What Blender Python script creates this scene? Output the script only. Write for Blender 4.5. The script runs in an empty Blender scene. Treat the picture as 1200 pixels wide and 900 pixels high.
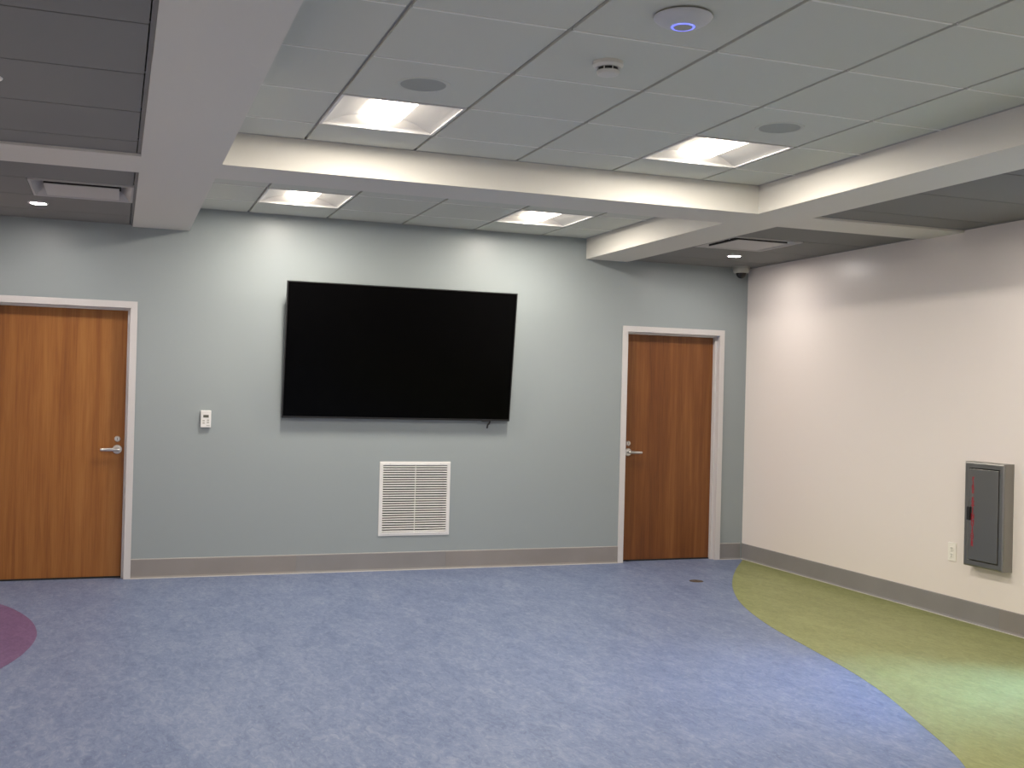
import bpy, bmesh, math, random
from mathutils import Vector, Matrix

random.seed(7)
scene = bpy.context.scene
col = scene.collection

# ------------------------------------------------------------------ camera
def basis(yaw, pitch, roll):
    y, p, r = (math.radians(a) for a in (yaw, pitch, roll))
    fw = Vector((math.sin(y)*math.cos(p), math.cos(y)*math.cos(p), math.sin(p)))
    rt = Vector((math.cos(y), -math.sin(y), 0)); up = rt.cross(fw)
    return rt*math.cos(r)+up*math.sin(r), -rt*math.sin(r)+up*math.cos(r), fw
rt, up, fw = basis(19.984, 0.4671, 1.4278)
cam_data = bpy.data.cameras.new('camera'); cam = bpy.data.objects.new('camera', cam_data); col.objects.link(cam)
cam.matrix_world = Matrix(((rt.x, up.x, -fw.x, 0.0), (rt.y, up.y, -fw.y, -8.6497), (rt.z, up.z, -fw.z, 1.4587), (0, 0, 0, 1)))
cam_data.sensor_width = 36; cam_data.lens = 1282.1*36/1200; cam_data.clip_start = .05
scene.camera = cam

# ------------------------------------------------------------------ world, daylight, exposure
world = bpy.data.worlds.new('sky'); scene.world = world; world.use_nodes = True
world.node_tree.nodes['Background'].inputs[0].default_value = (.35, .55, 1, 1)
world.node_tree.nodes['Background'].inputs[1].default_value = .6
DAY_POWER = 205
dl = bpy.data.lights.new('daylight', 'AREA'); dl.shape = 'RECTANGLE'; dl.size = 1.7; dl.size_y = 1.3; dl.energy = DAY_POWER
dl.color = (.30, .58, 1.0); dl.spread = math.radians(100)
dlo = bpy.data.objects.new('daylight', dl); col.objects.link(dlo)
dlo.location = (7.5, -5.30, 3.9)  # lamp outside the added window, standing in for daylight
dlo.rotation_euler = (Vector((4.2, -4.05, 0))-dlo.location).to_track_quat('-Z', 'Y').to_euler()
vs = scene.view_settings
scene.display_settings.display_device = 'sRGB'
vs.view_transform = 'Standard'; vs.look = 'None'; vs.gamma = 1; vs.use_curve_mapping = False
vs.exposure = 2.17
LENS_STRENGTH = 1.9
LAMP_POWER = 7.4
DOWN_STRENGTH = 85.0

# ------------------------------------------------------------------ materials
def nodes_of(name):
    m = bpy.data.materials.new(name); m.use_nodes = True
    nt = m.node_tree; b = nt.nodes['Principled BSDF']
    return m, nt, b
def plain(name, c, rough=.5, metal=0, spec=.5, bump=0, scale=200, var=0):
    m, nt, b = nodes_of(name)
    b.inputs['Base Color'].default_value = (*c, 1); b.inputs['Roughness'].default_value = rough
    b.inputs['Metallic'].default_value = metal; b.inputs['Specular IOR Level'].default_value = spec
    if bump or var:
        tc = nt.nodes.new('ShaderNodeTexCoord'); n = nt.nodes.new('ShaderNodeTexNoise')
        n.inputs['Scale'].default_value = scale; n.inputs['Detail'].default_value = 3
        nt.links.new(tc.outputs['Object'], n.inputs['Vector'])
        if bump:
            bp = nt.nodes.new('ShaderNodeBump'); bp.inputs['Strength'].default_value = bump; bp.inputs['Distance'].default_value = .002
            nt.links.new(n.outputs['Fac'], bp.inputs['Height']); nt.links.new(bp.outputs['Normal'], b.inputs['Normal'])
        if var:
            r = nt.nodes.new('ShaderNodeValToRGB')
            r.color_ramp.elements[0].position = .3; r.color_ramp.elements[1].position = .7
            r.color_ramp.elements[0].color = (*[v*(1-var) for v in c], 1); r.color_ramp.elements[1].color = (*[min(1, v*(1+var)) for v in c], 1)
            nt.links.new(n.outputs['Fac'], r.inputs['Fac']); nt.links.new(r.outputs['Color'], b.inputs['Base Color'])
    return m
def emit(name, c, s):
    m, nt, b = nodes_of(name)
    b.inputs['Base Color'].default_value = (.8, .8, .8, 1); b.inputs['Emission Color'].default_value = (*c, 1)
    b.inputs['Emission Strength'].default_value = s
    return m
def wood(name, dark, mid, light, seed):
    m, nt, b = nodes_of(name); N = nt.nodes.new; L = nt.links.new
    tc = N('ShaderNodeTexCoord'); mp = N('ShaderNodeMapping'); mp.inputs['Scale'].default_value = (9, 9, .35); mp.inputs['Location'].default_value = (seed, seed*.7, seed)
    L(tc.outputs['Object'], mp.inputs['Vector'])
    n1 = N('ShaderNodeTexNoise'); n1.inputs['Scale'].default_value = 1.0; n1.inputs['Detail'].default_value = 3; n1.inputs['Distortion'].default_value = .6
    L(mp.outputs['Vector'], n1.inputs['Vector'])
    mp2 = N('ShaderNodeMapping'); mp2.inputs['Scale'].default_value = (170, 170, 5); L(tc.outputs['Object'], mp2.inputs['Vector'])
    n2 = N('ShaderNodeTexNoise'); n2.inputs['Scale'].default_value = 1; n2.inputs['Detail'].default_value = 4; L(mp2.outputs['Vector'], n2.inputs['Vector'])
    mp3 = N('ShaderNodeMapping'); mp3.inputs['Scale'].default_value = (26, 26, 1.0); mp3.inputs['Location'].default_value = (seed*3, 0, 0); L(tc.outputs['Object'], mp3.inputs['Vector'])
    n3 = N('ShaderNodeTexNoise'); n3.inputs['Scale'].default_value = 1; n3.inputs['Detail'].default_value = 2; n3.inputs['Distortion'].default_value = 1.0; L(mp3.outputs['Vector'], n3.inputs['Vector'])
    def madd(a, k, c=None):
        x = N('ShaderNodeMath'); x.operation = 'MULTIPLY_ADD'; L(a, x.inputs[0]); x.inputs[1].default_value = k
        if c is None: x.inputs[2].default_value = 0
        else: L(c, x.inputs[2])
        return x.outputs[0]
    s = madd(n1.outputs['Fac'], .5); s = madd(n2.outputs['Fac'], .22, s); s = madd(n3.outputs['Fac'], .28, s)
    r = N('ShaderNodeValToRGB'); e = r.color_ramp.elements
    e[0].position = .36; e[0].color = (*dark, 1); e[1].position = .64; e[1].color = (*light, 1)
    k = e.new(.5); k.color = (*mid, 1)
    L(s, r.inputs['Fac']); L(r.outputs['Color'], b.inputs['Base Color'])
    b.inputs['Roughness'].default_value = .42; b.inputs['Specular IOR Level'].default_value = .4
    bp = N('ShaderNodeBump'); bp.inputs['Strength'].default_value = .06; bp.inputs['Distance'].default_value = .001
    L(n2.outputs['Fac'], bp.inputs['Height']); L(bp.outputs['Normal'], b.inputs['Normal'])
    return m
def marble_lino(name, c0, c1, c2, fleck):
    """marbled sheet flooring: streaky clouds plus fine flecks"""
    m, nt, b = nodes_of(name); N = nt.nodes.new; L = nt.links.new
    tc = N('ShaderNodeTexCoord'); mp = N('ShaderNodeMapping'); mp.inputs['Scale'].default_value = (1.7, .75, 1); mp.inputs['Rotation'].default_value = (0, 0, .25)
    L(tc.outputs['Object'], mp.inputs['Vector'])
    n1 = N('ShaderNodeTexNoise'); n1.inputs['Scale'].default_value = 2.6; n1.inputs['Detail'].default_value = 9; n1.inputs['Roughness'].default_value = .68; n1.inputs['Distortion'].default_value = .8
    L(mp.outputs['Vector'], n1.inputs['Vector'])
    n2 = N('ShaderNodeTexNoise'); n2.inputs['Scale'].default_value = 17; n2.inputs['Detail'].default_value = 6; n2.inputs['Roughness'].default_value = .7; n2.inputs['Distortion'].default_value = 1.2
    L(mp.outputs['Vector'], n2.inputs['Vector'])
    a = N('ShaderNodeMath'); a.operation = 'MULTIPLY_ADD'; L(n1.outputs['Fac'], a.inputs[0]); a.inputs[1].default_value = .36
    a2 = N('ShaderNodeMath'); a2.operation = 'MULTIPLY'; L(n2.outputs['Fac'], a2.inputs[0]); a2.inputs[1].default_value = .64; L(a2.outputs[0], a.inputs[2])
    r = N('ShaderNodeValToRGB'); e = r.color_ramp.elements
    e[0].position = .36; e[0].color = (*c0, 1); e[1].position = .64; e[1].color = (*c2, 1); k = e.new(.5); k.color = (*c1, 1)
    L(a.outputs[0], r.inputs['Fac'])
    mpf = N('ShaderNodeMapping'); mpf.inputs['Scale'].default_value = (95, 40, 1); mpf.inputs['Rotation'].default_value = (0, 0, -.35); L(tc.outputs['Object'], mpf.inputs['Vector'])
    n3 = N('ShaderNodeTexNoise'); n3.inputs['Scale'].default_value = 1; n3.inputs['Detail'].default_value = 2; L(mpf.outputs['Vector'], n3.inputs['Vector'])
    r3 = N('ShaderNodeValToRGB'); r3.color_ramp.elements[0].position = .6; r3.color_ramp.elements[1].position = .78
    L(n3.outputs['Fac'], r3.inputs['Fac'])
    fm = N('ShaderNodeMath'); fm.operation = 'MULTIPLY'; L(r3.outputs['Color'], fm.inputs[0]); fm.inputs[1].default_value = .5
    mx = N('ShaderNodeMix'); mx.data_type = 'RGBA'; L(fm.outputs[0], mx.inputs[0]); L(r.outputs['Color'], mx.inputs[6]); mx.inputs[7].default_value = (*fleck, 1)
    L(mx.outputs[2], b.inputs['Base Color'])
    b.inputs['Roughness'].default_value = .46; b.inputs['Specular IOR Level'].default_value = .35
    bp = N('ShaderNodeBump'); bp.inputs['Strength'].default_value = .08; bp.inputs['Distance'].default_value = .001
    L(n2.outputs['Fac'], bp.inputs['Height']); L(bp.outputs['Normal'], b.inputs['Normal'])
    return m
def brushed(name, c, rough):
    m, nt, b = nodes_of(name); N = nt.nodes.new; L = nt.links.new
    tc = N('ShaderNodeTexCoord'); mp = N('ShaderNodeMapping'); mp.inputs['Scale'].default_value = (400, 400, 4); L(tc.outputs['Object'], mp.inputs['Vector'])
    n = N('ShaderNodeTexNoise'); n.inputs['Scale'].default_value = 1; L(mp.outputs['Vector'], n.inputs['Vector'])
    r = N('ShaderNodeMapRange'); r.inputs[3].default_value = rough-.08; r.inputs[4].default_value = rough+.1
    L(n.outputs['Fac'], r.inputs[0]); L(r.outputs[0], b.inputs['Roughness'])
    b.inputs['Base Color'].default_value = (*c, 1); b.inputs['Metallic'].default_value = 1
    return m

M = dict(
    wall_blue=plain('blue_grey_eggshell_paint', (.305, .342, .352), .36, spec=.26, bump=.12, scale=160),
    wall_white=plain('warm_white_eggshell_paint', (.82, .755, .715), .32, spec=.45, bump=.12, scale=160),
    soffit=plain('white_drywall_paint', (.66, .64, .59), .6, spec=.3, bump=.08, scale=160),
    tile=plain('white_ceiling_tile', (.60, .61, .555), .9, spec=.1, bump=.3, scale=500, var=.04),
    panel=plain('grey_ceiling_panel', (.235, .231, .226), .85, spec=.1, bump=.2, scale=500, var=.04),
    grid=plain('grid_reveal_shade', (.34, .34, .33), .5),  # steel greyed to carry the shade inside the tile joints
    cross=plain('cross_bar_white', (.80, .80, .76), .5),
    grid_grey=plain('grid_grey_steel', (.17, .17, .175), .5),
    trimgrey=plain('door_frame_grey_enamel', (.60, .58, .58), .35),
    base=plain('grey_rubber_base', (.245, .235, .235), .5, var=.06, scale=3),
    base2=plain('grey_rubber_base_warm', (.255, .235, .225), .5, var=.06, scale=3),
    bead=plain('pale_bead', (.55, .53, .50), .5),
    white=plain('white_enamel', (.74, .73, .72), .4, bump=.03),
    diff=plain('diffuser_enamel', (.47, .455, .45), .45),
    ap=plain('access_point_shell', (.54, .55, .58), .45),
    smoke=plain('detector_plastic', (.62, .61, .57), .45),
    offwhite=plain('ivory_plastic', (.86, .83, .76), .35),
    refl=plain('matte_white_reflector', (.78, .76, .72), .55),
    dark=plain('dark_void', (.012, .012, .012), .8),
    black=plain('black_plastic', (.012, .012, .013), .4),
    screen=plain('black_glass_screen', (.0008, .0008, .001), .2, spec=.07),
    steel=brushed('brushed_steel', (.62, .60, .57), .30),
    steel_dark=brushed('stainless_cabinet_steel', (.30, .295, .28), .34),
    chrome=plain('satin_chrome', (.72, .71, .70), .28, metal=1),
    wood1=wood('oak_veneer', (.20, .068, .014), (.285, .106, .023), (.36, .150, .038), 2.3),
    wood2=wood('oak_veneer_shaded', (.125, .039, .010), (.185, .065, .016), (.25, .100, .028), 9.1),  # same oak, colour darkened for the dimmer light at the right door
    blue=marble_lino('blue_marbled_lino', (.092, .124, .225), (.145, .187, .305), (.225, .260, .365), (.38, .40, .45)),
    green=marble_lino('green_marbled_lino', (.170, .188, .064), (.225, .242, .092), (.28, .295, .125), (.36, .37, .20)),
    purple=marble_lino('purple_marbled_lino', (.098, .052, .128), (.140, .078, .175), (.178, .106, .21), (.27, .18, .28)),
    lens=emit('lit_troffer_lens', (1, .89, .75), LENS_STRENGTH),
    down=emit('lit_downlight_lens', (1, .92, .85), DOWN_STRENGTH),
    ring=emit('blue_led_ring', (.035, .075, 1), .32),
    speaker=plain('speaker_mesh_grey', (.37, .385, .36), .8, bump=.6, scale=900),
    red=plain('red_lettering', (.36, .012, .03), .5),
    lcd=plain('grey_lcd', (.10, .10, .085), .3),
    brass=plain('brown_cover_plate', (.09, .065, .045), .5, metal=.3),
    domeglass=plain('smoked_dome', (.008, .008, .01), .08),
    greyplastic=plain('warm_grey_plastic', (.42, .42, .38), .45),
    glass=None,
)
gm, nt, b = nodes_of('window_glass'); b.inputs['Transmission Weight'].default_value = 1; b.inputs['Roughness'].default_value = 0; b.inputs['IOR'].default_value = 1.05
M['glass'] = gm

# ------------------------------------------------------------------ helpers
def add_box(bm, x0, x1, y0, y1, z0, z1):
    v = [bm.verts.new((x, y, z)) for z in (z0, z1) for y in (y0, y1) for x in (x0, x1)]
    for f in ((0, 2, 3, 1), (4, 5, 7, 6), (0, 1, 5, 4), (2, 6, 7, 3), (0, 4, 6, 2), (1, 3, 7, 5)):
        bm.faces.new([v[i] for i in f])
def add_prism(bm, pts, axis, a, c):
    """closed polygon of 2D points extruded along axis from a to c"""
    def mk(p, t):
        return {'x': (t, p[0], p[1]), 'y': (p[0], t, p[1]), 'z': (p[0], p[1], t)}[axis]
    A = [bm.verts.new(mk(p, a)) for p in pts]; C = [bm.verts.new(mk(p, c)) for p in pts]
    bm.faces.new(A); bm.faces.new(list(reversed(C)))
    n = len(pts)
    for i in range(n): bm.faces.new((A[i], C[i], C[(i+1) % n], A[(i+1) % n]))
def add_lathe(bm, prof, seg=32, center=(0, 0, 0), axis='z'):
    """profile of (radius, height), revolved"""
    rings = []
    def put(r, a, h):
        c, s = r*math.cos(a), r*math.sin(a)
        p = {'z': (c, s, h), 'y': (c, h, s), 'x': (h, c, s)}[axis]
        return bm.verts.new((p[0]+center[0], p[1]+center[1], p[2]+center[2]))
    for r, h in prof:
        if r < 1e-6: rings.append([put(0, 0, h)])
        else: rings.append([put(r, 2*math.pi*i/seg, h) for i in range(seg)])
    for A, B in zip(rings, rings[1:]):
        for i in range(seg):
            j = (i+1) % seg
            if len(A) == 1 and len(B) == 1: continue
            if len(A) == 1: bm.faces.new((A[0], B[j], B[i]))
            elif len(B) == 1: bm.faces.new((A[i], A[j], B[0]))
            else: bm.faces.new((A[i], A[j], B[j], B[i]))
    for R_ in (rings[0], rings[-1]):
        if len(R_) > 1: bm.faces.new(R_)
def add_tube(bm, pts, r, seg=8):
    pts = [Vector(p) for p in pts]; rings = []
    for i, p in enumerate(pts):
        d = (pts[min(i+1, len(pts)-1)]-pts[max(i-1, 0)]).normalized()
        u = d.cross(Vector((0, 0, 1)));
        if u.length < 1e-3: u = d.cross(Vector((0, 1, 0)))
        u.normalize(); w = d.cross(u)
        rr = r[i] if isinstance(r, (list, tuple)) else r
        rings.append([bm.verts.new(p+u*rr*math.cos(2*math.pi*k/seg)+w*rr*math.sin(2*math.pi*k/seg)) for k in range(seg)])
    for A, B in zip(rings, rings[1:]):
        for i in range(seg): bm.faces.new((A[i], A[(i+1) % seg], B[(i+1) % seg], B[i]))
    bm.faces.new(rings[0]); bm.faces.new(rings[-1])
def mesh_of(name, fn, mat, smooth=False, bevel=0):
    bm = bmesh.new(); fn(bm)
    bmesh.ops.recalc_face_normals(bm, faces=bm.faces)
    if bevel:
        bmesh.ops.bevel(bm, geom=list(bm.edges), offset=bevel, segments=2, affect='EDGES', profile=.5)
    me = bpy.data.meshes.new(name); bm.to_mesh(me); bm.free()
    if smooth:
        me.polygons.foreach_set('use_smooth', [True]*len(me.polygons))
        me.set_sharp_from_angle(angle=math.radians(35))
    me.materials.append(mat)
    return me
def link(name, data, parent=None, loc=(0, 0, 0), rot=(0, 0, 0)):
    o = bpy.data.objects.new(name, data); col.objects.link(o); o.parent = parent; o.location = loc; o.rotation_euler = rot
    return o
def obj(name, fn, mat, parent=None, smooth=False, bevel=0, loc=(0, 0, 0), rot=(0, 0, 0)):
    return link(name, mesh_of(name, fn, mat, smooth, bevel), parent, loc, rot)
def box(name, dims, mat, parent=None, bevel=0, **k):
    return obj(name, lambda bm: add_box(bm, *dims), mat, parent, bevel=bevel, **k)
def tag(o, label, cat=None, group=None, kind=None):
    o['label'] = label
    if cat: o['category'] = cat
    if group: o['group'] = group
    if kind: o['kind'] = kind
    return o
def thing(name, loc, label, cat, group=None, kind=None, rot=(0, 0, 0)):
    return tag(link(name, None, None, loc, rot), label, cat, group, kind)

# ------------------------------------------------------------------ dimensions (metres)
XR, XL, YN = 5.412, -1.11, -11.4          # right wall, left wall, wall behind the viewer
HC, HB, HP = 2.8054, 2.6282, 2.643        # tile ceiling, soffit underside, low panel ceiling
DECK = 3.02
GX, GP, GY, GPY = .9383, .6104, -3.0739, .6158
LX0, LX1, RX0, RX1 = .100, .5074, 3.797, 4.190        # left and right lengthwise soffits
FY0, FY1 = -2.683, -2.270                 # cross soffit
D1 = (-.863, .151); D2 = (4.1618, 5.1756); DH = 2.07; FW = .050
VX0, VX1, VZ0, VZ1 = 2.0285, 2.6245, .2778, .879
WIN = (-4.90, -4.38, .45, 2.25)

# ------------------------------------------------------------------ floor
def floor_mesh(bm): add_box(bm, XL-.12, XR+.12, YN-.12, .15, -.12, 0)
floor = tag(obj('floor', floor_mesh, M['blue']), 'blue marbled sheet floor with green and purple curved inlays', 'floor', kind='structure')
def smooth_curve(p, n=8):
    out = []
    for i in range(len(p)-1):
        a, b_, c, d = p[max(i-1, 0)], p[i], p[i+1], p[min(i+2, len(p)-1)]
        for k in range(n):
            t = k/n
            out.append(tuple(.5*((2*b_[j])+(c[j]-a[j])*t+(2*a[j]-5*b_[j]+4*c[j]-d[j])*t*t+(3*b_[j]-a[j]-3*c[j]+d[j])*t**3) for j in (0, 1)))
    out.append(p[-1]); return out
gc = smooth_curve([(5.41, -.03), (5.009, -.555), (4.658, -1.076), (4.395, -1.543), (4.195, -1.99), (4.010, -2.583), (3.885, -3.206), (3.775, -3.743), (3.647, -4.186), (3.477, -4.629), (3.363, -4.918), (3.250, -5.150), (2.98, -5.6), (2.72, -6.15), (2.62, -6.8), (2.75, -7.5), (3.2, -8.2), (3.9, -8.8), (4.7, -9.2), (5.41, -9.4)])
obj('green_inlay', lambda bm: add_prism(bm, gc, 'z', -.005, .0012), M['green'], floor)['label'] = 'olive green curved floor inlay along the right wall'
pc = smooth_curve([(-1.11, -.35), (-.86, -.55), (-.66, -.813), (-.539, -1.068), (-.439, -1.382), (-.385, -1.713), (-.382, -1.981), (-.425, -2.297), (-.503, -2.573), (-.64, -2.95), (-.85, -3.4), (-1.11, -3.8)])
obj('purple_inlay', lambda bm: add_prism(bm, pc, 'z', -.005, .0012), M['purple'], floor)['label'] = 'purple curved floor inlay by the left door'

# ------------------------------------------------------------------ walls
def wall_back(bm):
    T = .16; top = DECK
    add_box(bm, XL-.12, D1[0], 0, T, 0, top); 
    a, b_, c, d = VX0+.02, VX1-.02, VZ0+.02, VZ1-.02        # duct opening behind the grille
    add_box(bm, D1[1], a, 0, T, 0, top); add_box(bm, b_, D2[0], 0, T, 0, top); add_box(bm, a, b_, 0, T, 0, c); add_box(bm, a, b_, 0, T, d, top)
    add_box(bm, D2[1], XR+.12, 0, T, 0, top)
    for d in (D1, D2):
        add_box(bm, d[0], d[1], 0, T, DH, top); add_box(bm, d[0], d[1], .135, T, 0, DH)  # second box: backing added behind each leaf to stop sky light leaking in
tag(obj('wall_back', wall_back, M['wall_blue']), 'blue-grey painted wall behind the television and both doors', 'wall', kind='structure')
def wall_right(bm):
    y0, y1, z0, z1 = WIN
    add_box(bm, XR, XR+.12, y1, 0, 0, DECK); add_box(bm, XR, XR+.12, YN, y0, 0, DECK)
    add_box(bm, XR, XR+.12, y0, y1, 0, z0); add_box(bm, XR, XR+.12, y0, y1, z1, DECK)
tag(obj('wall_right', wall_right, M['wall_white']), 'warm white painted wall with the steel extinguisher cabinet', 'wall', kind='structure')
tag(box('wall_left', (XL-.12, XL, YN, 0, 0, DECK), M['wall_white']), 'warm white wall left of the left door, outside the view', 'wall', kind='structure')
tag(box('wall_front', (XL-.12, XR+.12, YN-.12, YN, 0, DECK), M['wall_white']), 'warm white wall behind the viewer, outside the view', 'wall', kind='structure')

# assumed window, added out of frame to let bluish daylight onto the floor
w = thing('added_window_1', (XR+.06, (WIN[0]+WIN[1])/2, WIN[2]), 'tall narrow window added in the white wall nearer than the cabinet, outside the view', 'window', kind='structure')
wy, wz = (WIN[1]-WIN[0])/2, WIN[3]-WIN[2]
def wfr(bm):
    for a, b_, c, d in ((-wy, -wy+.04, 0, wz), (wy-.04, wy, 0, wz), (-wy+.04, wy-.04, 0, .04), (-wy+.04, wy-.04, wz-.04, wz)): add_box(bm, -.04, .04, a, b_, c, d)
obj('window_frame', wfr, M['trimgrey'], w)
box('pane', (-.004, .004, -wy+.04, wy-.04, .04, wz-.04), M['glass'], w)

# ------------------------------------------------------------------ baseboards
def base_profile(h=.144, t=.006):
    return [(0, 0), (.016, 0), (.015, .003), (.009, .008), (t, .018), (t, h-.004), (.002, h), (0, h)]
def baseboard(name, label, strips, side):
    root = thing(name, (0, 0, 0), label, 'baseboard', kind='structure')
    for a, b_, mat in strips:
        if side == 'back': fn = lambda bm: add_prism(bm, [(-p, q) for p, q in base_profile()], 'x', a+.0006, b_-.0006)
        else: fn = lambda bm: add_prism(bm, [(XR-p, q) for p, q in base_profile()], 'y', a+.0006, b_-.0006)
        obj('base_strip', fn, mat, root)
        if side == 'back':
            obj('pale_line', lambda bm: (add_box(bm, a, b_, -.0195, -.0162, 0, .006), add_box(bm, a, b_, -.0035, 0, .1442, .1475)), M['bead'], root)  # pale bead on top, thin pale line at the toe
        else:
            obj('pale_line', lambda bm: add_box(bm, XR-.0195, XR-.0162, a, b_, 0, .006), M['bead'], root)
baseboard('baseboard_back', 'grey rubber baseboard under the blue-grey wall', [(D1[1], 1.379, M['base2']), (1.379, 2.60, M['base']), (2.60, D2[0], M['base2']), (D2[1], XR-.02, M['base'])], 'back')
baseboard('baseboard_right', 'grey rubber baseboard along the white wall', [(-3.09, -.002, M['base']), (-4.31, -3.09, M['base2']), (-7.8, -4.31, M['base']), (YN, -7.8, M['base2'])], 'right')

# ------------------------------------------------------------------ ceiling
ceiling = tag(box('ceiling', (XL-.12, XR+.12, YN-.12, .16, DECK, DECK+.1), M['soffit']), 'white tiled ceiling with drywall soffits and grey panel bays', 'ceiling', kind='structure')
def soffit(bm):
    add_box(bm, LX0, LX1, YN, 0, HB, DECK); add_box(bm, RX0, RX1, YN, 0, HB, DECK)
    add_box(bm, LX1, RX0, FY0, FY1, HB, DECK)
    add_box(bm, XL, LX0, -2.700, -2.245, HB, DECK); add_box(bm, RX1, XR, -2.700, -2.300, HB, DECK)
so = obj('soffit', soffit, M['soffit'], ceiling); so['label'] = 'white drywall soffit beams framing the ceiling bays'

tile_cache = {}
def tile(w_, d_, z, mat, x, y, name):
    key = (round(w_, 4), round(d_, 4), mat.name)
    if key not in tile_cache:
        tile_cache[key] = mesh_of(name, lambda bm: add_box(bm, -w_/2, w_/2, -d_/2, d_/2, 0, .016), mat)
    return link(name, tile_cache[key], ceiling, (x, y, z))
bars = []
GAP = .011
def lay(xs, ys, z, mat, gridmat, name, skip, gapx=.018, cross=None):
    for i in range(len(xs)-1):
        for j in range(len(ys)-1):
            cx, cy = (xs[i]+xs[i+1])/2, (ys[j]+ys[j+1])/2
            if any(a < cx < b_ and c < cy < d for a, b_, c, d in skip): continue
            tile(abs(xs[i+1]-xs[i])-gapx, abs(ys[j+1]-ys[j])-GAP, z, mat, cx, cy, name)
    x0, x1, y0, y1 = min(xs), max(xs), min(ys), max(ys)
    for x in xs[1:-1]: box('grid_bar', (x-.012, x+.012, y0, y1, z+.0125, z+.0155), gridmat, ceiling)
    sx = sorted(xs)
    for y in ys[1:-1]:
        for a, b_ in zip(sx, sx[1:]):
            p = a + (.012 if a != x0 else 0); q = b_ - (.012 if b_ != x1 else 0)
            if cross and not any(abs((p+q)/2-(c[0]+c[1])/2) < .1 and min(abs(y-c[2]), abs(y-c[3])) < .02 for c in skip):
                box('cross_bar', (p+.001, q-.001, y-.0052, y+.0052, z-.0028, z+.0078), cross, ceiling)
            box('grid_bar', (p, q, y-.012, y+.012, z+.008, z+.0155), gridmat, ceiling)
    # wall angle round the bay
    for dims in ((x0, x0+.018, y0, y1, z-.0012, z+.0002), (x1-.018, x1, y0, y1, z-.0012, z+.0002), (x0+.018, x1-.018, y0, y0+.018, z-.0012, z+.0002), (x0+.018, x1-.018, y1-.018, y1, z-.0012, z+.0002)):
        box('edge_angle', dims, gridmat, ceiling)
main_x = [LX1]+[GX+GP*k for k in range(5)]+[RX0]
main_y = [FY0]+[GY-GPY*k for k in range(14)]; main_y = [y for y in main_y if y > YN+.15]+[YN]
back_y = [0, -.505, -1.128, -1.745, FY1]
cols = [(GX, GX+GP), (GX+3*GP, GX+4*GP)]
main_rows = [0, 5, 10]
fixtures = []
for k in main_rows:
    for c in cols: fixtures.append((c[0], c[1], GY-GPY*(k+1), GY-GPY*k))
for c in cols: fixtures.append((c[0], c[1], -1.128, -.505))
lay(main_x, main_y, HC, M['tile'], M['grid'], 'ceiling_tile', fixtures, cross=M['cross'])
lay(main_x, back_y, HC, M['tile'], M['grid'], 'ceiling_tile', fixtures, cross=M['cross'])
# low grey bays, left and right
LOWS = .622
lowL = [-2.700]+[-2.985-LOWS*k for k in range(14)]; lowL = [y for y in lowL if y > YN+.15]+[YN]
lowR = [-2.700]+[-3.005-LOWS*k for k in range(14)]; lowR = [y for y in lowR if y > YN+.15]+[YN]
DIFL = (-.509, .082, -1.688, -1.066); DIFR = (4.235, 4.828, -1.700, -1.078)
lay([XL, LX0], lowL, HP, M['panel'], M['grid_grey'], 'ceiling_panel', [], gapx=.046)
lay([RX1, XR], lowR, HP, M['panel'], M['grid_grey'], 'ceiling_panel', [], gapx=.046)
for xs, skipd, y_far in (([XL, LX0], DIFL, -2.245), ([RX1, XR], DIFR, -2.300)):
    ys = [0, -.44, skipd[3], skipd[2], y_far]
    lay(xs, ys, HP, M['panel'], M['grid_grey'], 'ceiling_panel', [(xs[0], xs[1], skipd[2], skipd[3])], gapx=.046)
    for a, b_ in ((xs[0], skipd[0]), (skipd[1], xs[1])):
        tile(b_-a-GAP, skipd[3]-skipd[2]-GAP, HP, M['panel'], (a+b_)/2, (skipd[2]+skipd[3])/2, 'ceiling_panel')

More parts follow.
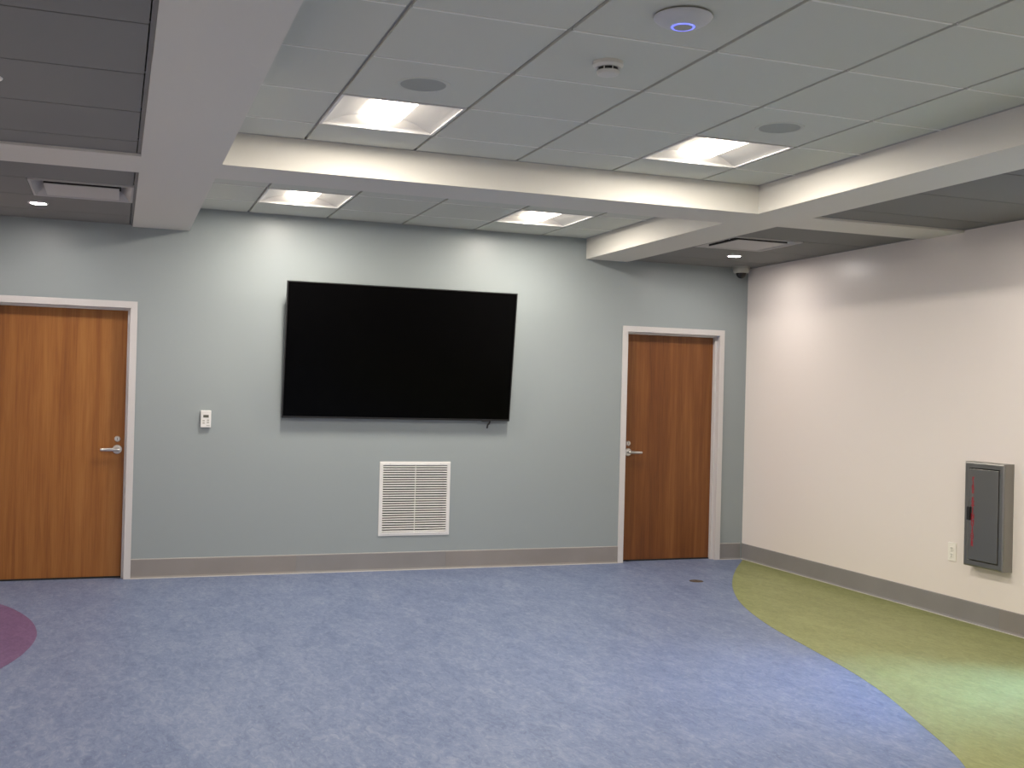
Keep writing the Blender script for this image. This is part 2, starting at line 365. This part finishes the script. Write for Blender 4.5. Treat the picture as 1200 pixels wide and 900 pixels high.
# ------------------------------------------------------------------ recessed square lights
W2 = .299
def make_light():
    arc = []
    for k in range(13):
        t = k/12; x = -.285+t*(.285-.105); arc.append((x, .003+.049*math.sin(t*math.pi/2)**1.1))
    cross = arc+[(-.105, .075), (-.285, .075)]
    crossR = [(-x, z) for x, z in reversed(cross)]
    parts = {}
    def frame(bm):
        for a, b_, c, d in ((-W2, -W2+.014, -W2, W2), (W2-.014, W2, -W2, W2), (-W2+.014, W2-.014, -W2, -W2+.014), (-W2+.014, W2-.014, W2-.014, W2)): add_box(bm, a, b_, c, d, -.002, .016)
    parts['frame'] = [mesh_of('frame', frame, M['white'])]
    parts['reflector'] = [mesh_of('reflector', lambda bm, s=s: add_prism(bm, s, 'y', -W2+.014, W2-.014), M['refl'], True) for s in (cross, crossR)]
    def endp(s):
        def f(bm):
            pts = [(s*(W2-.014), .0), (s*(W2-.030), .018), (s*(W2-.062), .055), (s*(W2-.062), .075), (s*(W2-.004), .075), (s*(W2-.004), .0)]
            add_prism(bm, pts, 'x', -W2+.014, W2-.014)
        return f
    parts['end_plate'] = [mesh_of('end_plate', endp(s), M['refl']) for s in (-1, 1)]
    lens_p = [(-.105, .052), (-.100, .032), (-.075, .0180), (-.03, .0140), (.03, .0140), (.075, .0180), (.100, .032), (.105, .052)]
    def lens(bm):
        n = len(lens_p); rings = []
        for y, k in ((-.236, 1), (-.205, 0), (.205, 0), (.236, 1)):      # tapered ends
            rings.append([bm.verts.new((x, y, .052 if k else z)) for x, z in lens_p])
        for A, B in zip(rings, rings[1:]):
            for i in range(n-1): bm.faces.new((A[i], A[i+1], B[i+1], B[i]))
        bm.faces.new([rings[0][0], rings[1][0], rings[2][0], rings[3][0], rings[3][-1], rings[2][-1], rings[1][-1], rings[0][-1]])
    parts['lens'] = [mesh_of('lens', lens, M['lens'])]
    parts['housing'] = [mesh_of('housing', lambda bm: add_box(bm, -W2, W2, -W2, W2, .076, .11), M['white'])]
    return parts
LP = make_light()
LAMP = bpy.data.lights.new('lamp', 'AREA'); LAMP.shape = 'RECTANGLE'; LAMP.size = .14; LAMP.size_y = .41
LAMP.spread = math.radians(180); LAMP.energy = LAMP_POWER; LAMP.color = (1, .92, .81)        # downward output of the lens face
light_labels = ['square recessed ceiling light beside the left round speaker, above the television',
                'square recessed ceiling light beside the right round speaker, near the tray corner',
                'square recessed ceiling light above the view, left of the pair nearer than the access point',
                'square recessed ceiling light above the view, right of the pair nearer than the access point',
                'square recessed ceiling light behind the viewer, on the left',
                'square recessed ceiling light behind the viewer, on the right',
                'square recessed ceiling light close to the blue-grey wall, left of the small pair',
                'square recessed ceiling light close to the blue-grey wall, right of the small pair']
for (x0, x1, y0, y1), lab in zip(fixtures, light_labels):
    t = thing('ceiling_light', ((x0+x1)/2, (y0+y1)/2, HC), lab, 'ceiling light', 'square recessed ceiling lights')
    for n, ms in LP.items():
        for me in ms:
            o = link(n, me, t)
            if n == 'lens':
                o['label'] = 'glowing white lens'
                o2 = link('lamp', LAMP, t, (0, 0, .0134))

# ------------------------------------------------------------------ round downlights
def dl_ring(bm): add_lathe(bm, [(.048, .0), (.048, -.003), (.053, -.006), (.062, -.004), (.064, .0)], 40)
def dl_lens(bm): add_lathe(bm, [(0, -.0035), (.0475, -.0035), (.0475, .0)], 32)
DR = mesh_of('trim_ring', dl_ring, M['white'], True); DLn = mesh_of('lens', dl_lens, M['down'])
downs = [(-.505, -.735, 'small round lit downlight in the grey left bay beside the air diffuser'),
         (4.815, -.735, 'small round lit downlight in the grey right bay beside the dome camera'),
         (-.505, -3.93, 'round downlight in the grey left bay just outside the view'),
         (4.84, -3.93, 'round downlight in the grey right bay just outside the view'),
         (-.505, -7.1, 'round downlight in the grey left bay behind the viewer'),
         (4.80, -7.1, 'round downlight in the grey right bay behind the viewer')]
for x, y, lab in downs:
    t = thing('downlight', (x, y, HP), lab, 'downlight', 'small round downlights')
    link('trim_ring', DR, t); o = link('lens', DLn, t); o['label'] = 'glowing round lens'

# ------------------------------------------------------------------ square air diffusers in the grey bays
def make_diffuser():
    h = .2955
    def frame(bm):
        o1, i1 = h, h-.012
        def ring(r, z): return [bm.verts.new((sx*r, sy*r, z)) for sx, sy in ((-1, -1), (1, -1), (1, 1), (-1, 1))]
        rr = [ring(o1, .012), ring(o1, -.006), ring(i1, -.006), ring(i1-.006, .0), ring(.225, .050), ring(.225, .062), ring(o1, .062)]
        for A, B in zip(rr, rr[1:]+rr[:1]):
            for i in range(4): bm.faces.new((A[i], A[(i+1) % 4], B[(i+1) % 4], B[i]))
    def plaque(bm):
        add_box(bm, -.213, .213, -.213, .213, -.0090, -.0055)
    def gap_shade(bm): add_box(bm, -.213, .213, -.213, .213, -.0054, .010)  # dark slab painting the shaded gap round the plaque
    def void(bm): add_box(bm, -.224, .224, -.224, .224, .052, .060)
    hang = lambda bm: add_lathe(bm, [(.006, .012), (.006, .052)], 8)
    return [('frame', mesh_of('frame', frame, M['diff'])), ('plaque', mesh_of('plaque', plaque, M['diff'])), ('gap_shade', mesh_of('gap_shade', gap_shade, M['dark'])), ('throat', mesh_of('throat', void, M['dark'])), ('hanger', mesh_of('hanger', hang, M['white']))]
DP = make_diffuser()
for d, lab in ((DIFL, 'white square air diffuser in the grey left bay'), (DIFR, 'white square air diffuser in the grey right bay')):
    t = thing('air_diffuser', ((d[0]+d[1])/2, (d[2]+d[3])/2, HP), lab, 'air diffuser', 'square ceiling diffusers')
    for n, me in DP:
        if n != 'hanger': link(n, me, t); continue
        for sx in (-.1, .1):
            for sy in (-.1, .1): link(n, me, t, (sx, sy, 0))

# ------------------------------------------------------------------ ceiling speakers, access point, smoke detector
SR = mesh_of('rim', lambda bm: add_lathe(bm, [(.100, 0), (.101, -.002), (.110, -.005), (.119, -.004), (.122, 0)], 48), M['tile'], True)
SG = mesh_of('grille', lambda bm: add_lathe(bm, [(0, -.005), (.05, -.0045), (.1005, -.002), (.1005, 0)], 48), M['speaker'], True)
for x, y, lab in ((1.245, -3.988, 'round grey ceiling speaker next to the left square light'), (3.066, -4.005, 'round grey ceiling speaker next to the right square light')):
    t = thing('ceiling_speaker', (x, y, HC), lab, 'speaker', 'round ceiling speakers')
    link('rim', SR, t); link('grille', SG, t)
t = thing('access_point', (1.852, -5.229, HC), 'white domed wireless access point with a blue light ring on the ceiling', 'access point')
obj('base', lambda bm: add_lathe(bm, [(.085, 0), (.085, -.006), (0, -.006)], 48), M['dark'], t, True)
obj('shell', lambda bm: add_lathe(bm, [(.08, -.005), (.102, -.006), (.104, -.010), (.101, -.015), (.091, -.024), (.074, -.033), (.055, -.0395), (.044, -.042), (.0, -.0435)], 64), M['ap'], t, True)
obj('light_ring', lambda bm: add_lathe(bm, [(.034, -.042), (.035, -.0442), (.041, -.0438), (.0435, -.0412)], 48), M['ring'], t, True)['label'] = 'glowing blue ring'
obj('cap', lambda bm: add_lathe(bm, [(.0335, -.042), (.032, -.0448), (0, -.0455)], 40), M['greyplastic'], t, True)
t = thing('smoke_detector', (1.845, -4.620, HC), 'small white round smoke detector between ceiling grid lines', 'smoke detector')
obj('base', lambda bm: add_lathe(bm, [(.062, 0), (.062, -.014), (.058, -.018), (.052, -.024), (0, -.024)], 40), M['smoke'], t, True)
obj('chamber', lambda bm: add_lathe(bm, [(.042, -.024), (.042, -.036), (0, -.036)], 40), M['black'], t, True)
obj('cap', lambda bm: add_lathe(bm, [(.046, -.036), (.047, -.039), (.042, -.050), (.030, -.053), (0, -.053)], 40), M['smoke'], t, True)
for k in range(8):
    a = k*math.pi/4
    obj('rib', lambda bm: add_box(bm, -.002, .002, -.002, .002, -.037, -.0235), M['smoke'], t, loc=(.0445*math.cos(a), .0445*math.sin(a), 0), rot=(0, 0, a))
t = thing('dome_camera', (5.268, -.115, HP), 'small white dome security camera in the corner above the right door', 'security camera')
obj('housing', lambda bm: add_lathe(bm, [(.078, 0), (.078, -.022), (.074, -.024), (.073, -.044), (.066, -.056), (.045, -.058), (0, -.058)], 40), M['greyplastic'], t, True)
obj('dome', lambda bm: add_lathe(bm, [(.047, -.056)]+[(.046*math.cos(a), -.060-.046*math.sin(a)) for a in [k*math.pi/20 for k in range(1, 10)]]+[(0, -.106)], 32), M['domeglass'], t, True)

# ------------------------------------------------------------------ doors
def make_door(name, rng, handle_side, wmat, label):
    x0, x1 = rng; cx = (x0+x1)/2; hw = (x1-x0)/2; ow = hw-FW
    root = thing(name, (cx, 0, 0), label, 'door', kind='structure')
    F = -.014                                             # face proud of the wall
    def frame(bm):
        zt = DH-FW
        # jambs: face + return + stop, extruded in z
        for s in (-1, 1):
            p = [(s*hw, F), (s*(ow+.0), F), (s*ow, .040), (s*(ow-.016), .040), (s*(ow-.016), .078), (s*hw, .078)]
            add_prism(bm, p, 'z', 0, zt if False else DH-FW)
        # head (profile in y,z) along x
        add_prism(bm, [(F, DH), (F, zt), (.040, zt), (.040, zt), (.078, zt), (.078, DH)], 'x', -hw, hw)
        add_box(bm, -ow+.016, ow-.016, .040, .078, zt-.016, zt)
    fr = obj('door_frame', frame, M['trimgrey'], root, bevel=.0012); fr['label'] = 'light grey steel frame'
    leaf = box('door_leaf', (-ow+.003, ow-.003, .080, .124, .012, DH-FW-.003), wmat, root)
    box('threshold_shade', (-ow, ow, .07, .13, .0005, .011), M['dark'], root)  # dark strip painting the shade under the leaf
    hs = handle_side; hx = hs*(ow-.066); hz = .962
    lv = obj('lever_handle', lambda bm: add_lathe(bm, [(0, .0800), (.034, .0800), (.034, .074), (.030, .070), (.012, .069), (.012, .032), (0, .032)], 32, (hx, 0, hz), 'y'), M['chrome'], leaf, True)
    lv['label'] = 'satin chrome lever'
    obj('lever', lambda bm: add_tube(bm, [(hx+hs*.012, .036, hz), (hx-hs*.02, .033, hz), (hx-hs*.06, .033, hz-.001), (hx-hs*.10, .036, hz-.002), (hx-hs*.118, .040, hz-.002)], [.013, .0135, .0125, .012, .011], 12), M['chrome'], leaf, True)
    obj('deadbolt', lambda bm: add_lathe(bm, [(0, .0800), (.022, .0800), (.021, .070), (.016, .066), (0, .066)], 28, (hx, 0, hz+.078), 'y'), M['chrome'], leaf, True)
    obj('keyway', lambda bm: add_box(bm, hx-.002, hx+.002, .0650, .0662, hz+.068, hz+.088), M['dark'], leaf)
    return root
make_door('door_1', D1, 1, M['wood1'], 'oak veneer door at the left edge with lever on its right')
make_door('door_2', D2, -1, M['wood2'], 'oak veneer door in the far right corner with lever on its left')

# ------------------------------------------------------------------ television
TVW, TVH = 1.880, 1.0635
ang = math.asin(.13/TVH)                                  # leans out at the top
t = thing('television', (2.168, -.060, 1.222), 'large black flat television mounted on the blue-grey wall, tilted forward', 'television', rot=(ang, 0, 0))
def bez(bm):
    h = TVW/2; e = .008
    for a, b_, c, d in ((-h, -h+e, 0, TVH), (h-e, h, 0, TVH), (-h+e, h-e, 0, .014), (-h+e, h-e, TVH-e, TVH)): add_box(bm, a, b_, 0, .03, c, d)
obj('bezel', bez, M['black'], t)
box('screen', (-TVW/2+.008, TVW/2-.008, .0025, .012, .014, TVH-.008), M['screen'], t)
box('back_cover', (-TVW/2+.02, TVW/2-.02, .03, .045, .012, TVH-.02), M['black'], t)
box('sensor', (.70, .76, .0, .02, -.008, .0), M['black'], t, .002)
obj('cable', lambda bm: add_tube(bm, [(.772, .026, .01), (.776, .02, -.012), (.768, .016, -.026), (.757, .016, -.036), (.754, .018, -.065)], .0075, 8), M['black'], t, True)
t2 = thing('wall_mount', (2.168, 0, 1.75), 'black steel tilt bracket hidden behind the television', 'bracket')
obj('plate', lambda bm: (add_box(bm, -.4, .4, -.012, 0, -.16, -.12), add_box(bm, -.4, .4, -.012, 0, .12, .16)), M['black'], t2)
for s in (-.3, .3):
    obj('arm', lambda bm: add_prism(bm, [(-.012, -.2), (-.012, .2), (-.070, .2), (-.025, -.2)], 'x', s-.012, s+.012), M['black'], t2)

# ------------------------------------------------------------------ return air grille
t = thing('return_grille', ((VX0+VX1)/2, 0, VZ0), 'white louvred return air grille under the television', 'vent')
vw, vh = (VX1-VX0)/2, VZ1-VZ0; fb = .030
def vfr(bm):
    def ring(w_, a, b_, y): return [bm.verts.new(p) for p in ((-w_, y, a), (w_, y, a), (w_, y, b_), (-w_, y, b_))]
    rr = [ring(vw, 0, vh, 0), ring(vw-.002, .002, vh-.002, -.006), ring(vw-fb+.004, fb-.004, vh-fb+.004, -.009), ring(vw-fb, fb, vh-fb, -.006), ring(vw-fb, fb, vh-fb, 0)]
    for A, B in zip(rr, rr[1:]+rr[:1]):
        for i in range(4): bm.faces.new((A[i], A[(i+1) % 4], B[(i+1) % 4], B[i]))
obj('frame', vfr, M['white'], t)
def duct(bm):
    A, B = vw-.021, .021
    add_box(bm, -A, A, .148, .152, B, vh-B)
    for p in ((-A, -A+.004, B, vh-B), (A-.004, A, B, vh-B), (-A+.004, A-.004, B, B+.004), (-A+.004, A-.004, vh-B-.004, vh-B)): add_box(bm, p[0], p[1], .0005, .148, p[2], p[3])
obj('duct', duct, M['dark'], t)
NB = 28; pitch = (vh-2*fb)/NB
def louver(bm): add_prism(bm, [(-.0070, -.0040), (-.0058, -.0052), (.0040, .0034), (.0028, .0046)], 'x', -vw+fb, vw-fb)
LV = mesh_of('louver', louver, M['white'])
for k in range(NB): link('louver', LV, t, (0, 0, fb+pitch*(k+.5)))
box('mullion', (-.003, .003, -.0080, -.0066, fb, vh-fb), M['white'], t)
for sx in (-1, 1):
    for zz in (.016, vh-.016):
        obj('screw', lambda bm: add_lathe(bm, [(0, -.0105), (.003, -.0100), (.0042, -.0078), (.0042, -.006)], 12, (sx*(vw-.085), 0, zz), 'y'), M['steel'], t, True)

# ------------------------------------------------------------------ thermostat
t = thing('thermostat', (.6645, 0, 1.2015), 'small white thermostat beside the left door', 'thermostat')
box('body', (-.038, .038, -.024, 0, -.065, .065), M['white'], t, .004)
box('display', (-.020, .020, -.0255, -.0235, .012, .032), M['lcd'], t)
for x, z in ((-.016, -.012), (.016, -.008), (-.016, -.030), (.016, -.026)):
    box('button', (x-.008, x+.008, -.0258, -.0235, z-.005, z+.005), M['greyplastic'], t, .0012)
box('badge', (.004, .028, -.0250, -.0235, -.052, -.046), M['greyplastic'], t)

# ------------------------------------------------------------------ fire extinguisher cabinet
CY0, CY1, CZ0, CZ1, CD = -3.185, -2.838, .392, 1.082, .080
t = thing('extinguisher_cabinet', (XR, (CY0+CY1)/2, CZ0), 'stainless steel fire extinguisher cabinet with red lettering on the white wall', 'cabinet')
hw, hh = (CY1-CY0)/2, CZ1-CZ0
# local: wall at x=0, front at x=-CD
def shell(bm):
    def ring(w_, a, b_, x): return [bm.verts.new(p) for p in ((x, -w_, a), (x, w_, a), (x, w_, b_), (x, -w_, b_))]
    e = .043
    rr = [ring(hw, 0, hh, 0), ring(hw, 0, hh, -CD+.014), ring(hw-.004, .004, hh-.004, -CD+.004), ring(hw-.012, .012, hh-.012, -CD), ring(hw-e+.004, e-.004, hh-e+.004, -CD), ring(hw-e, e, hh-e, -CD+.005), ring(hw-e, e, hh-e, 0)]
    for A, B in zip(rr, rr[1:]+rr[:1]):
        for i in range(4): bm.faces.new((A[i], A[(i+1) % 4], B[(i+1) % 4], B[i]))
obj('shell', shell, M['steel_dark'], t)
box('recess', (-CD+.02, -.001, -hw+.043, hw-.043, .043, hh-.043), M['dark'], t)
door = box('door_panel', (-CD-.002, -CD+.018, -hw+.047, hw-.047, .047, hh-.047), M['steel_dark'], t, .002)
# pull handle sits on the far (left) edge
obj('pull', lambda bm: (add_box(bm, -CD-.014, -CD-.0021, hw-.066, hw-.040, hh*.44, hh*.57)), M['black'], door, bevel=.003)
# stacked red lettering, read from top to bottom
def letter(ch, z):
    cu = bpy.data.curves.new('glyph', 'FONT'); cu.body = ch; cu.size = .038; cu.offset = .0011; cu.align_x = 'CENTER'; cu.extrude = .0004; cu.resolution_u = 3
    tmp = bpy.data.objects.new('glyph', cu); col.objects.link(tmp)
    bpy.context.view_layer.update()
    me = bpy.data.meshes.new_from_object(tmp); bpy.data.objects.remove(tmp); bpy.data.curves.remove(cu)
    me.name = 'letter'; me.materials.clear(); me.materials.append(M['red'])
    # text x -> -y (viewer looks towards +x), text y -> z
    me.transform(Matrix(((0, 0, -1, -CD-.0026), (-1, 0, 0, hw-.083), (0, 1, 0, z), (0, 0, 0, 1))))
    link('letter', me, door)
for i, ch in enumerate('FIRE EXTINGUISHER'):
    if ch != ' ': letter(ch, hh*.852-.0268*i-.024)

# ------------------------------------------------------------------ wall outlet
t = thing('wall_outlet', (XR, -2.655, .449), 'ivory duplex wall outlet beside the steel cabinet', 'outlet')
box('cover_plate', (-.006, 0, -.0375, .0375, -.063, .063), M['offwhite'], t, .002)
for z in (-.021, .021):
    r = box('receptacle', (-.0085, -.0055, -.0165, .0165, z-.0145, z+.0145), M['offwhite'], t, .002)
    for y in (-.0065, .0065): box('slot', (-.0092, -.0083, y-.0016, y+.0016, z-.001, z+.008), M['dark'], r)
    obj('slot', lambda bm: add_lathe(bm, [(0, -.0092), (.0028, -.0092), (.0028, -.0083)], 10, (0, 0, z-.008), 'x'), M['dark'], r)
obj('screw', lambda bm: add_lathe(bm, [(0, -.0075), (.003, -.0070), (.003, -.0055)], 10, (0, 0, 0), 'x'), M['steel'], t)

# ------------------------------------------------------------------ floor cover plate
t = thing('floor_cover', (4.389, -.980, 0), 'small round brown cover plate set in the blue floor before the right door', 'floor plate')
obj('plate', lambda bm: add_lathe(bm, [(0, .0035), (.046, .0035), (.054, .002), (.057, 0)], 32), M['brass'], t, True)
obj('screw', lambda bm: add_lathe(bm, [(0, .0048), (.006, .0045), (.006, .003)], 12), M['brass'], t, True)
